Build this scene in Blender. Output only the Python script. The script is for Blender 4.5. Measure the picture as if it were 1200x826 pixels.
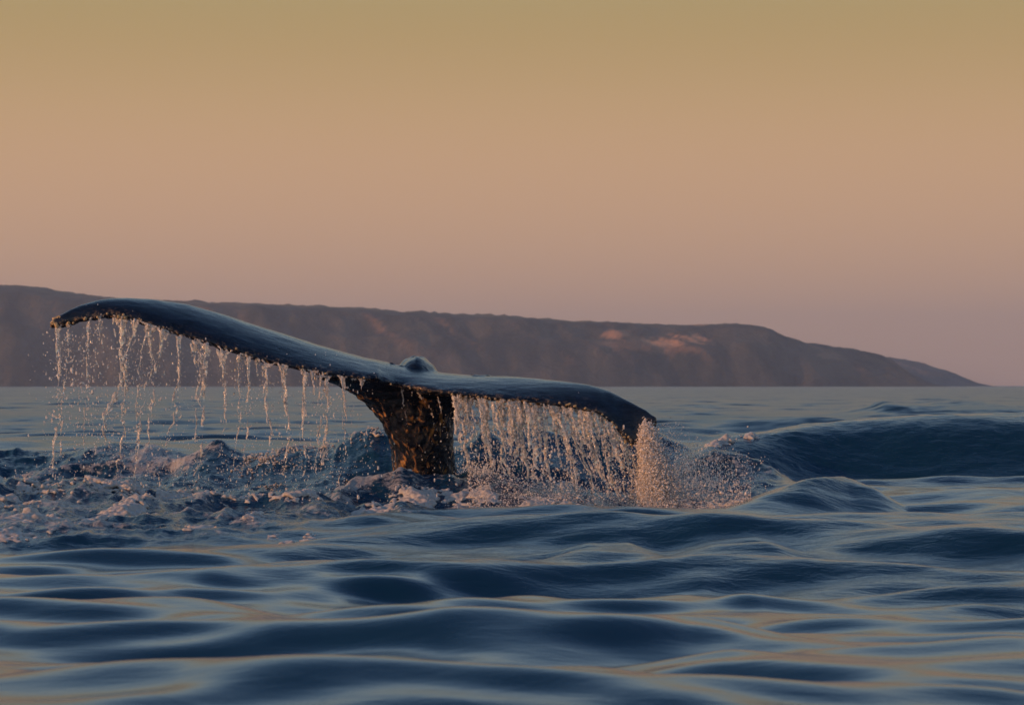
import bpy, math, random
import numpy as np

for o in list(bpy.data.objects):
    bpy.data.objects.remove(o)
scene = bpy.context.scene
col = scene.collection

# ------------------------------------------------------------------ camera
CAM_H = 0.9            # eye height above the water, from a low boat
LENS = 85.0
FPX = LENS / 36.0 * 1200.0
PITCH = math.atan((452 - 413) / FPX)
cam = bpy.data.cameras.new("camera")
cam.lens = LENS; cam.sensor_width = 36.0
cam.clip_start = 0.1; cam.clip_end = 40000.0
cam.dof.use_dof = True; cam.dof.focus_distance = 18.6; cam.dof.aperture_fstop = 6.3
camo = bpy.data.objects.new("camera", cam)
camo.location = (0, 0, CAM_H)
camo.rotation_euler = (math.pi / 2 + PITCH, 0, 0)
col.objects.link(camo)
scene.camera = camo

# ------------------------------------------------------------------ sky and sun
SUN_ELEV = math.radians(7.0)
SUN_AZ = math.radians(243.0)        # clockwise from +Y: behind the camera and to its left
world = bpy.data.worlds.new("World"); scene.world = world
world.use_nodes = True
wn = world.node_tree.nodes; wl = world.node_tree.links
wn.clear()
out = wn.new("ShaderNodeOutputWorld"); bg = wn.new("ShaderNodeBackground")
sky = wn.new("ShaderNodeTexSky"); sky.sky_type = 'NISHITA'; sky.sun_disc = False
sky.sun_elevation = SUN_ELEV; sky.sun_rotation = SUN_AZ
sky.air_density = 1.3; sky.dust_density = 2.0; sky.ozone_density = 3.0
tc = wn.new("ShaderNodeTexCoord"); sep = wn.new("ShaderNodeSeparateXYZ")
wl.new(tc.outputs["Generated"], sep.inputs[0])
def lin(c):
    return tuple(((v / 255) / 12.92 if v / 255 <= 0.04045 else ((v / 255 + 0.055) / 1.055) ** 2.4) for v in c)
# dusk colours of the low sky by height above the horizon (the same all round)
SKY_STOPS = [(0.0, (184, 143, 119)), (0.03, (195, 152, 122)), (0.06, (203, 160, 123)), (0.095, (204, 162, 120)),
             (0.125, (191, 157, 108)), (0.16, (170, 145, 92)), (0.20, (180, 172, 134)), (0.25, (208, 220, 214)),
             (0.36, (178, 212, 238)), (0.5, (112, 154, 200)), (0.7, (54, 86, 134)), (1.0, (28, 52, 92))]
ramp = wn.new("ShaderNodeValToRGB")
cr = ramp.color_ramp; cr.interpolation = 'B_SPLINE'
while len(cr.elements) < len(SKY_STOPS): cr.elements.new(0.5)
for e, (p, c) in zip(cr.elements, SKY_STOPS):
    e.position = p; e.color = (*lin(c), 1)
wl.new(sep.outputs["Z"], ramp.inputs[0])
BG = 0.1
gain = wn.new("ShaderNodeVectorMath"); gain.operation = 'SCALE'; gain.inputs[3].default_value = 1.06 / BG
wl.new(ramp.outputs[0], gain.inputs[0])
mx = wn.new("ShaderNodeMix"); mx.data_type = 'RGBA'
fac = wn.new("ShaderNodeMapRange"); fac.inputs[1].default_value = 0.15; fac.inputs[2].default_value = 0.7
fac.inputs[3].default_value = 1.0; fac.inputs[4].default_value = 0.62
wl.new(sep.outputs["Z"], fac.inputs[0]); wl.new(fac.outputs[0], mx.inputs[0])
wl.new(sky.outputs[0], mx.inputs[6]); wl.new(gain.outputs[0], mx.inputs[7])
wl.new(mx.outputs[2], bg.inputs[0]); bg.inputs[1].default_value = BG
wl.new(bg.outputs[0], out.inputs[0])

sun = bpy.data.lights.new("sun", 'SUN'); sun.energy = 4.2; sun.angle = math.radians(0.6)
sun.color = (1.0, 0.44, 0.18)
suno = bpy.data.objects.new("sun", sun); col.objects.link(suno)
SUN_DIR = np.array([math.sin(SUN_AZ) * math.cos(SUN_ELEV), math.cos(SUN_AZ) * math.cos(SUN_ELEV), math.sin(SUN_ELEV)])
from mathutils import Vector
suno.rotation_euler = Vector(SUN_DIR).to_track_quat('Z', 'Y').to_euler()
suno.location = (-30, -20, 20)

scene.view_settings.view_transform = 'Standard'; scene.view_settings.look = 'None'
scene.view_settings.exposure = 0.0; scene.view_settings.gamma = 1.0
scene.render.engine = 'CYCLES'
scene.cycles.use_denoising = True
scene.cycles.max_bounces = 10; scene.cycles.transmission_bounces = 8; scene.cycles.transparent_max_bounces = 12
scene.cycles.volume_bounces = 1
scene.cycles.sample_clamp_indirect = 3.0

# ------------------------------------------------------------------ helpers
def P(px, py, d):
    """point seen at photo pixel (px,py), at d metres in front of the camera"""
    cx = (px - 600) / FPX; cy = (413 - py) / FPX
    dy = math.cos(PITCH) - cy * math.sin(PITCH)
    dz = math.sin(PITCH) + cy * math.cos(PITCH)
    k = d / dy
    return np.array([cx * k, d, CAM_H + dz * k])

_rs = np.random.RandomState(7)
_PERM = _rs.permutation(4096).astype(np.int64)
_VAL = _rs.rand(4096)
def vnoise(x, y, z=0.0, seed=0):
    """smooth value noise in [-1,1]"""
    x, y, z = np.broadcast_arrays(np.asarray(x, float), np.asarray(y, float), np.asarray(z, float))
    xi = np.floor(x).astype(np.int64); yi = np.floor(y).astype(np.int64); zi = np.floor(z).astype(np.int64)
    fx = x - xi; fy = y - yi; fz = z - zi
    fx = fx * fx * fx * (fx * (fx * 6 - 15) + 10); fy = fy * fy * fy * (fy * (fy * 6 - 15) + 10)
    fz = fz * fz * fz * (fz * (fz * 6 - 15) + 10)
    def h(a, b, c):
        return _VAL[_PERM[(_PERM[(_PERM[(a + seed * 131) & 4095] + b) & 4095] + c) & 4095]]
    flat = not np.any(fz)
    def plane(c):
        a0 = h(xi, yi, c); a1 = h(xi + 1, yi, c); b0 = h(xi, yi + 1, c); b1 = h(xi + 1, yi + 1, c)
        u = a0 + (a1 - a0) * fx; v = b0 + (b1 - b0) * fx
        return u + (v - u) * fy
    r = plane(zi)
    if not flat:
        r = r + (plane(zi + 1) - r) * fz
    return r * 2 - 1
def fbm(x, y, z=0.0, oct=4, seed=0, gain=0.5, lac=2.03):
    s = 0; a = 1.0; n = 0
    for i in range(oct):
        s = s + a * vnoise(np.asarray(x) * lac ** i, np.asarray(y) * lac ** i, np.asarray(z) * lac ** i, seed + i * 7); n += a; a *= gain
    return s / n
def ridged(x, y, z=0.0, oct=4, seed=0, gain=0.5):
    s = 0; a = 1.0; n = 0
    for i in range(oct):
        s = s + a * (1 - np.abs(vnoise(np.asarray(x) * 2.07 ** i, np.asarray(y) * 2.07 ** i, np.asarray(z) * 2.07 ** i, seed + i * 5))) ; n += a; a *= gain
    return s / n
def sstep(a, b, x):
    t = np.clip((x - a) / (b - a), 0, 1); return t * t * (3 - 2 * t)

def mesh_np(name, V, F, smooth=True):
    """mesh from an (n,3) array and an (m,k) array of equal-sized faces"""
    V = np.asarray(V, np.float32); F = np.asarray(F, np.int32)
    me = bpy.data.meshes.new(name)
    k = F.shape[1]
    me.vertices.add(len(V)); me.vertices.foreach_set("co", V.ravel())
    me.loops.add(F.size); me.loops.foreach_set("vertex_index", F.ravel())
    me.polygons.add(len(F)); me.polygons.foreach_set("loop_start", np.arange(0, F.size, k, dtype=np.int32))
    me.update(calc_edges=True)
    if smooth: me.polygons.foreach_set("use_smooth", np.ones(len(F), bool))
    return me
def link(name, me, mat, parent=None, **props):
    me.name = name
    o = bpy.data.objects.new(name, me)
    if mat and not me.materials: me.materials.append(mat)
    col.objects.link(o)
    if parent: o.parent = parent
    for k, v in props.items(): o[k] = v
    return o
def grid_faces(nr, nc, wrap=False):
    i = np.arange(nr - 1)[:, None]; ncw = nc if wrap else nc - 1
    j = np.arange(ncw)[None, :]
    a = i * nc + j; b = i * nc + (j + 1) % nc
    return np.stack([a, b, b + nc, a + nc], -1).reshape(-1, 4)

def mat_new(name):
    m = bpy.data.materials.new(name); m.use_nodes = True
    nt = m.node_tree; nt.nodes.clear()
    o = nt.nodes.new("ShaderNodeOutputMaterial")
    return m, nt.nodes, nt.links, o
def node(n, kind, **kw):
    x = n.new(kind)
    for k, v in kw.items(): setattr(x, k, v)
    return x
def setin(nd, **kw):
    for k, v in kw.items():
        nd.inputs[k.replace("_", " ")].default_value = v

# ------------------------------------------------------------------ materials
def water_material():
    m, n, l, o = mat_new("sea_water")
    tcn = n.new("ShaderNodeTexCoord")
    fine = node(n, "ShaderNodeAttribute", attribute_name="fine")
    rip = node(n, "ShaderNodeAttribute", attribute_name="ripple")
    foam = node(n, "ShaderNodeAttribute", attribute_name="foam")
    geo = n.new("ShaderNodeNewGeometry")
    # waves too small for the mesh: random facet tilts
    mp = n.new("ShaderNodeMapping"); mp.inputs["Scale"].default_value = (0.5, 0.8, 1)
    l.new(tcn.outputs["Object"], mp.inputs[0])
    nz = n.new("ShaderNodeTexNoise"); setin(nz, Scale=1.0, Detail=3.0, Roughness=0.65)
    l.new(mp.outputs[0], nz.inputs["Vector"])
    sub = node(n, "ShaderNodeVectorMath", operation='SUBTRACT'); sub.inputs[1].default_value = (0.5, 0.5, 0.5)
    l.new(nz.outputs["Color"], sub.inputs[0])
    flat = node(n, "ShaderNodeVectorMath", operation='MULTIPLY'); flat.inputs[1].default_value = (0.5, 1.0, 0)
    l.new(sub.outputs[0], flat.inputs[0])
    sc = node(n, "ShaderNodeVectorMath", operation='SCALE'); l.new(flat.outputs[0], sc.inputs[0])
    fk = node(n, "ShaderNodeMath", operation='MULTIPLY_ADD'); fk.inputs[1].default_value = 8.0; fk.inputs[2].default_value = 0.15
    l.new(fine.outputs["Fac"], fk.inputs[0]); l.new(fk.outputs[0], sc.inputs[3])
    add = node(n, "ShaderNodeVectorMath", operation='ADD'); l.new(geo.outputs["Normal"], add.inputs[0]); l.new(sc.outputs[0], add.inputs[1])
    nrm = node(n, "ShaderNodeVectorMath", operation='NORMALIZE'); l.new(add.outputs[0], nrm.inputs[0])
    # ripples on the disturbed water
    mp2 = n.new("ShaderNodeMapping"); mp2.inputs["Scale"].default_value = (4.5, 10, 5); mp2.inputs["Rotation"].default_value = (0, 0, 0.3)
    l.new(tcn.outputs["Object"], mp2.inputs[0])
    nz2 = n.new("ShaderNodeTexNoise"); setin(nz2, Scale=1.0, Detail=5.0, Roughness=0.6, Distortion=0.4)
    l.new(mp2.outputs[0], nz2.inputs["Vector"])
    bmp = n.new("ShaderNodeBump"); bmp.inputs["Distance"].default_value = 0.05
    l.new(nz2.outputs[0], bmp.inputs["Height"]); l.new(rip.outputs["Fac"], bmp.inputs["Strength"]); l.new(nrm.outputs[0], bmp.inputs["Normal"])
    w = n.new("ShaderNodeBsdfPrincipled")
    setin(w, Base_Color=(0.005, 0.034, 0.075, 1), IOR=1.333)
    rg = n.new("ShaderNodeMapRange"); rg.inputs[1].default_value = 0.0; rg.inputs[2].default_value = 0.16
    rg.inputs[3].default_value = 0.18; rg.inputs[4].default_value = 0.31
    l.new(fine.outputs["Fac"], rg.inputs[0]); l.new(rg.outputs[0], w.inputs["Roughness"])
    l.new(bmp.outputs[0], w.inputs["Normal"])
    # foam cover
    nf = n.new("ShaderNodeTexNoise"); setin(nf, Scale=14.0, Detail=7.0, Roughness=0.68, Distortion=0.5)
    l.new(tcn.outputs["Object"], nf.inputs["Vector"])
    a1 = node(n, "ShaderNodeMath", operation='MULTIPLY_ADD'); a1.inputs[1].default_value = 2.7; a1.inputs[2].default_value = -1.38
    l.new(nf.outputs[0], a1.inputs[0])
    a2 = node(n, "ShaderNodeMath", operation='ADD'); l.new(foam.outputs["Fac"], a2.inputs[0]); l.new(a1.outputs[0], a2.inputs[1])
    mr = node(n, "ShaderNodeMapRange", interpolation_type='SMOOTHSTEP'); mr.inputs[1].default_value = 0.45; mr.inputs[2].default_value = 1.0
    mr.inputs[4].default_value = 0.8
    l.new(a2.outputs[0], mr.inputs[0])
    gate = node(n, "ShaderNodeMapRange"); gate.inputs[1].default_value = 0.05; gate.inputs[2].default_value = 0.3
    l.new(foam.outputs["Fac"], gate.inputs[0])
    mm = node(n, "ShaderNodeMath", operation='MULTIPLY'); l.new(mr.outputs[0], mm.inputs[0]); l.new(gate.outputs[0], mm.inputs[1])
    fb = n.new("ShaderNodeBsdfPrincipled"); setin(fb, Base_Color=(0.46, 0.46, 0.46, 1), Roughness=0.55)
    bf = n.new("ShaderNodeBump"); setin(bf, Strength=0.8, Distance=0.04); l.new(nf.outputs[0], bf.inputs["Height"]); l.new(bf.outputs[0], fb.inputs["Normal"])
    ms = n.new("ShaderNodeMixShader"); l.new(mm.outputs[0], ms.inputs[0]); l.new(w.outputs[0], ms.inputs[1]); l.new(fb.outputs[0], ms.inputs[2])
    l.new(ms.outputs[0], o.inputs[0])
    return m
M_SEA = water_material()

def land_material():
    m, n, l, o = mat_new("coast_land")
    tcn = n.new("ShaderNodeTexCoord")
    bare = node(n, "ShaderNodeAttribute", attribute_name="bare")
    field = node(n, "ShaderNodeAttribute", attribute_name="field")
    nz = n.new("ShaderNodeTexNoise"); setin(nz, Scale=0.02, Detail=8.0, Roughness=0.65)
    l.new(tcn.outputs["Object"], nz.inputs["Vector"])
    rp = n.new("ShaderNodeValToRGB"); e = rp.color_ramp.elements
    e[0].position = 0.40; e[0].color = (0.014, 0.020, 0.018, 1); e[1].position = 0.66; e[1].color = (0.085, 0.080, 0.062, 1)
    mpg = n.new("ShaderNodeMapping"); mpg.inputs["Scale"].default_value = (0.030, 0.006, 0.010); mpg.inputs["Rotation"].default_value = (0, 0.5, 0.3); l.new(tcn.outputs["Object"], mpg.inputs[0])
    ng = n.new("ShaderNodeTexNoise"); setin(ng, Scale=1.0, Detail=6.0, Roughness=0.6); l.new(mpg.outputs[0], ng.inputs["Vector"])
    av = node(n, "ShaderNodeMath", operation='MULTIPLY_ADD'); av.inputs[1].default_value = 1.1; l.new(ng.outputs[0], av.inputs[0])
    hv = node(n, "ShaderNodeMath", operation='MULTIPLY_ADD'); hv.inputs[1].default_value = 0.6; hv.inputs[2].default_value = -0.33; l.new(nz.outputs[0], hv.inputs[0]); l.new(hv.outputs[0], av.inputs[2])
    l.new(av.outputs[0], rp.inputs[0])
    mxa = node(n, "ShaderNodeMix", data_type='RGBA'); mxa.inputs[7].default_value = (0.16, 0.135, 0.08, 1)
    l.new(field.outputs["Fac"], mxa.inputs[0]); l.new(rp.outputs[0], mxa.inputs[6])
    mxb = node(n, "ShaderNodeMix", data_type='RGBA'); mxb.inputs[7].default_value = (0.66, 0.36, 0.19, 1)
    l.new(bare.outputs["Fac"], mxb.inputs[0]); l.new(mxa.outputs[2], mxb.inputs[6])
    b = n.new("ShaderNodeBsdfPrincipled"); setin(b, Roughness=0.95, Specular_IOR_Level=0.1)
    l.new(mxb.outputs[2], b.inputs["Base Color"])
    bp = n.new("ShaderNodeBump"); setin(bp, Strength=1.0, Distance=14.0); l.new(nz.outputs[0], bp.inputs["Height"]); l.new(bp.outputs[0], b.inputs["Normal"])
    l.new(b.outputs[0], o.inputs[0])
    return m
M_LAND = land_material()

# ------------------------------------------------------------------ sea
rng = np.random.RandomState(11)
def X_at(px, d): return (px - 600) / FPX * d
class Ridge:
    """a single swell: crest line through photo points (px,py,d), front and back widths"""
    def __init__(s, pts, wf, wb, fade=0.5, gain=1.0, e=1.8):
        W = np.array([P(*p) for p in pts]); k = np.argsort(W[:, 0]); W = W[k]
        s.x = W[:, 0]; s.y = W[:, 1]; s.h = np.maximum(W[:, 2], 0.0) * gain; s.wf = wf; s.wb = wb; s.fade = fade; s.e = e
        xs = np.linspace(s.x[0], s.x[-1], 241); k = np.hanning(25); k /= k.sum()
        sm = lambda a: np.convolve(np.pad(np.interp(xs, s.x, a), 12, mode='edge'), k, 'valid')
        s.y, s.h, s.x = sm(s.y), sm(s.h), xs
    def __call__(s, x, y):
        yc = np.interp(x, s.x, s.y); h = np.interp(x, s.x, s.h)
        h = h * sstep(s.x[0] - s.fade, s.x[0] + s.fade, x) * (1 - sstep(s.x[-1] - s.fade, s.x[-1] + s.fade, x))
        t = y - yc + 0.12 * vnoise(x * 1.3, y * 1.3, seed=3)
        t = np.where(t < 0, t / s.wf, t / s.wb)
        h = h * (1 + (0.22 if s.e > 1.7 else 0.02) * vnoise(x * 1.7, s.y[0] * 3.3, seed=4))
        return h * np.exp(-(np.sqrt(t * t + 0.01) - 0.1) ** s.e)
class Trough:
    def __init__(s, pts, depth, w):
        s.x = np.array([X_at(p, d) for p, d in pts]); s.y = np.array([d for p, d in pts]); s.dep = depth; s.w = w
    def __call__(s, x, y):
        t = (y - np.interp(x, s.x, s.y)) / s.w
        return -s.dep * np.exp(-t * t) * sstep(s.x[0] - .2, s.x[0] + 1.0, x) * (1 - sstep(s.x[-1] - 1, s.x[-1] + 1, x))
def low(pts, k=0.95):   # low swells: a little nearer than the flat sea at that pixel
    return [(px, py, CAM_H * FPX / (py - 452) * (1 - (1 - k) * 0.62)) for px, py in pts]
RIDGES = [
    # big swell on the right
    Ridge([(770, 566, 23.2), (815, 522, 23.6), (850, 513, 24.2), (900, 505, 24.6), (950, 498, 25), (1010, 493, 25.2), (1075, 486, 25.2), (1140, 486, 25.2), (1200, 485, 25.2), (1300, 486, 25.2), (1450, 492, 25.4), (1650, 530, 25.5)], 1.0, 1.4, e=1.6, gain=1.04),
    Trough([(800, 23.0), (1000, 23.5), (1650, 23.5)], 0.16, 0.9),
    Ridge([(890, 590, 20.5), (920, 570, 20.8), (970, 562, 21), (1030, 566, 21), (1080, 590, 21)], 0.5, 0.6, gain=0.45),
    # mound beside the splash
    Ridge([(770, 568, 20.2), (810, 545, 20.6), (860, 538, 20.5), (900, 548, 20.3), (945, 566, 20), (985, 592, 19.8)], 0.75, 0.9, gain=0.8),
    # second swell
    Ridge([(850, 608, 16.6), (890, 584, 16.9), (940, 566, 17.2), (985, 561, 17.6), (1020, 570, 17.5), (1060, 600, 17.2)], 0.46, 1.1, 0.45, 1.05, e=1.5),
    Trough([(880, 16.3), (960, 16.4), (1060, 16.4)], 0.07, 0.45),
    Ridge([(1040, 604, 18.0), (1100, 585, 18.2), (1180, 578, 18.3), (1300, 585, 18.3), (1400, 610, 18)], 0.9, 1.0, gain=0.7),
    # third pair
    Ridge([(635, 652, 12.7), (690, 633, 13.0), (740, 632, 13.0), (790, 652, 12.7)], 0.42, 0.6, 0.2),
    Ridge([(780, 648, 12.9), (840, 629, 13.2), (895, 630, 13.2), (955, 652, 12.8)], 0.42, 0.6, 0.2),
    Ridge(low([(770, 674), (830, 666), (890, 676)]), 0.35, 0.5, 0.2),
    # foreground bands
    Ridge(low([(230, 660), (330, 645), (480, 644), (600, 655)], 0.94), 0.4, 0.7),
    Ridge(low([(-120, 700), (60, 694), (210, 696), (330, 720)], 0.93), 0.45, 0.6),
    Ridge(low([(300, 668), (450, 660), (560, 668)], 0.95), 0.3, 0.4),
    Ridge(low([(880, 690), (1000, 682), (1150, 680), (1300, 690)], 0.94), 0.35, 0.5),
    Ridge(low([(360, 745), (520, 735), (680, 748)], 0.93), 0.35, 0.5),
    Ridge(low([(640, 735), (800, 722), (950, 738)], 0.94), 0.3, 0.4),
    Ridge(low([(700, 776), (860, 758), (1000, 772), (1150, 784)], 0.92), 0.4, 0.4),
    Ridge(low([(1080, 755), (1180, 748), (1350, 758)], 0.94), 0.3, 0.4),
    Ridge(low([(60, 800), (220, 790), (420, 806)], 0.94), 0.25, 0.35),
    # smooth swell edge in front of the white water on the left
    Ridge([(-300, 640, 13.1), (0, 637, 13.2), (150, 638, 13.2), (290, 641, 13.1), (420, 650, 12.9)], 2.2, 0.4, gain=0.9),
    # white water
    Ridge([(-300, 540, 22.5), (0, 536, 23), (150, 530, 23), (240, 532, 22.8), (300, 560, 22.5)], 0.7, 0.8),
    Ridge([(190, 560, 21.5), (250, 532, 21.8), (330, 520, 21.8), (400, 512, 21.6), (450, 514, 21.4), (520, 540, 21), (600, 580, 20.5)], 0.9, 0.9),
    Ridge([(-300, 560, 17.3), (0, 562, 17.4), (100, 570, 17.5), (200, 576, 17.5), (300, 584, 17.4), (400, 600, 17.0), (480, 606, 16.8)], 0.9, 0.7),
    Ridge([(340, 592, 18.0), (420, 566, 18.2), (480, 557, 18.3), (560, 564, 18.2), (640, 586, 17.8)], 0.55, 0.7),
    Ridge([(560, 606, 16.9), (640, 596, 17.2), (720, 598, 17.2), (800, 600, 17.1), (850, 606, 16.9)], 0.4, 0.6),
    Ridge([(520, 540, 21.2), (580, 520, 21.6), (660, 514, 21.8), (740, 514, 21.8), (800, 522, 21.6), (840, 545, 21.2)], 0.9, 0.8),
    # far lumps
    Ridge([(255, 494, 45), (275, 488.5, 45), (295, 494, 45)], 0.9, 1.2, 0.25, 0.8),
    Ridge([(1010, 476, 80), (1060, 472, 80), (1130, 473, 80), (1190, 477, 80)], 2.0, 3.0, 0.8),
]
def comps(lmin, lmax, n, slope, spread, seed, axis=-90):
    r = np.random.RandomState(seed)
    lam = np.exp(r.uniform(np.log(lmin), np.log(lmax), n))
    th = np.radians(axis + r.normal(0, spread, n))
    k = 2 * np.pi / lam
    return [(kk * np.cos(t), kk * np.sin(t), s / kk, p, L) for kk, t, s, p, L in zip(k, th, slope * r.uniform(0.6, 1.4, n), r.uniform(0, 6.28, n), lam)]
WAVES = comps(0.32, 0.9, 36, 0.029, 26, 1) + comps(0.9, 1.8, 24, 0.031, 19, 4) + comps(1.8, 4.5, 14, 0.019, 18, 2) + comps(4.5, 18, 14, 0.011, 18, 3)
def turb_mask(x, y):
    """where the whale has broken the surface into white water"""
    px = x / y * FPX + 600
    front = np.interp(px, [-400, 0, 250, 420, 600, 760, 860, 930], [13.9, 13.9, 14.2, 15.0, 16.6, 16.9, 17.6, 19.6])
    back = np.interp(px, [-400, 0, 250, 480, 640, 800, 900, 960], [24, 24.2, 23.6, 22.6, 21.4, 21.6, 21.2, 20.0])
    e = 0.5 * fbm(x * 0.9, y * 0.9, oct=2, seed=21)
    m = sstep(-0.3, 0.9, y - front + e) * (1 - sstep(-0.8, 0.7, y - back + e))
    return m * (1 - sstep(900, 985, px))
def sea_eval(x, y, spacing=None, want=False):
    x = np.asarray(x, float); y = np.asarray(y, float)
    sp = np.zeros_like(x) if spacing is None else spacing
    z = np.zeros_like(x); lost = np.zeros_like(x)
    am = 0.75 + 0.5 * vnoise(x * 0.16, y * 0.16, seed=5)
    for kx, ky, a, p, L in WAVES:
        f = 1 - sstep(0.2, 0.45, sp / L)
        z += a * f * np.sin(kx * x + ky * y + p)
        lost += (1 - f ** 2) * (a * np.hypot(kx, ky)) ** 2 / 2
    am = am * (1 + 0.9 * sstep(24, 60, y))
    near = (y > 3) & (np.abs(x) < 60) & (y < 120)
    calm = np.ones_like(x)
    tm = np.zeros_like(x); fo = np.zeros_like(x); rp = np.zeros_like(x)
    if near.any():
        xn = x[near]; yn = y[near]
        t = turb_mask(xn, yn); tm[near] = t
        zr = np.zeros_like(xn); big = np.zeros_like(xn)
        for r in RIDGES: zr += r(xn, yn)
        for r in RIDGES[:7]: big = np.maximum(big, r(xn, yn))
        calm_n = am[near] * (1 - 0.45 * t)
        calm_n = calm_n * (1 - 0.9 * sstep(0.05, 0.3, big))
        # churned surface: rolling lumps, then ragged crests
        lump = ridged(xn * 1.05 + 3, yn * 0.8, oct=3, seed=31) - 0.62
        rag = ridged(xn * 3.6, yn * 2.6, oct=4, seed=37, gain=0.6) - 0.62
        zt = t * (0.24 * lump + 0.07 * rag + 0.012 * fbm(xn * 9, yn * 6, oct=3, seed=47, gain=.6))
        # fine wind texture on the faces of the big swells
        st = sstep(0.04, 0.25, big)
        zs = st * (0.022 * fbm(xn * 1.6 + yn * 1.2, yn * 3.6 - xn * 2.2, oct=5, seed=41, gain=0.62) + 0.012 * fbm(xn * .8, yn * 1.4, oct=2, seed=43))
        z[near] = z[near] * calm_n + zr + zt + zs
        n1 = fbm(xn * 0.75, yn * 0.55, oct=3, seed=51)
        crest = ridged(xn * 1.9, yn * 1.5, oct=3, seed=53)
        F = t * (0.30 + 0.85 * n1 + 1.5 * (lump) + 1.0 * (crest - 0.62))
        pxn = xn / yn * FPX + 600
        F = F - 0.22 * sstep(560, 640, pxn) * sstep(18.4, 19.4, yn) - 0.10 * sstep(800, 860, pxn) - 0.28 * sstep(400, 450, pxn) * (1 - sstep(560, 620, pxn)) * sstep(17.0, 17.6, yn)
        fo[near] = np.clip(F, 0, 1.1)
        rp[near] = np.clip(0.45 * t + 0.28 * st, 0, 1) + 0.06 + 0.20 * sstep(-0.2, 0.5, vnoise(xn * .35 + 7, yn * .22, seed=59)) * (1 - t)
    else:
        pass
    z = np.where(near, z, z * am)
    if not want: return z
    return z, lost, fo, rp

def build_sea():
    H = CAM_H
    rows = [3.6]
    while rows[-1] < 6200:
        d = rows[-1]
        s = max(0.030, d * d / (H * FPX) * 0.33)
        if 13.5 < d < 24.5: s = min(s, 0.042)
        rows.append(d + s)
    back = [-6200, -3000, -1500, -700, -300, -120, -50, -20, -8, -3, 0.5, 2.2]
    rows = np.array(back + rows)
    u = np.linspace(-0.245, 0.245, 800)
    g = 0.245 + np.cumsum(0.0012 * 1.16 ** np.arange(1, 60))
    g = g[g < 60]; g = np.append(g, 60.0)
    u = np.concatenate([-g[::-1], u, g])
    reach = np.maximum(np.abs(rows), 14.0)
    Y = np.repeat(rows[:, None], len(u), 1)
    X = u[None, :] * reach[:, None]
    X = np.clip(X, -6200, 6200)
    # keep clipped columns distinct
    dr = np.gradient(rows)
    du = np.gradient(u)
    SP = np.maximum(dr[:, None] * np.ones_like(X), du[None, :] * reach[:, None])
    z, lost, fo, rp = sea_eval(X.ravel(), Y.ravel(), SP.ravel(), True)
    far = np.clip((np.abs(Y.ravel()) - 2500) / 3000, 0, 1)
    z *= (1 - far)
    me = mesh_np("sea", np.stack([X.ravel(), Y.ravel(), z], 1), grid_faces(len(rows), len(u)))
    for nm, arr in (("fine", np.sqrt(lost)), ("foam", fo), ("ripple", rp)):
        a = me.attributes.new(nm, 'FLOAT', 'POINT'); a.data.foreach_set("value", arr.astype(np.float32))
    return link("sea", me, M_SEA, kind="structure", label="dark blue rolling sea with churned white water around the tail")
sea = build_sea()

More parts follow.
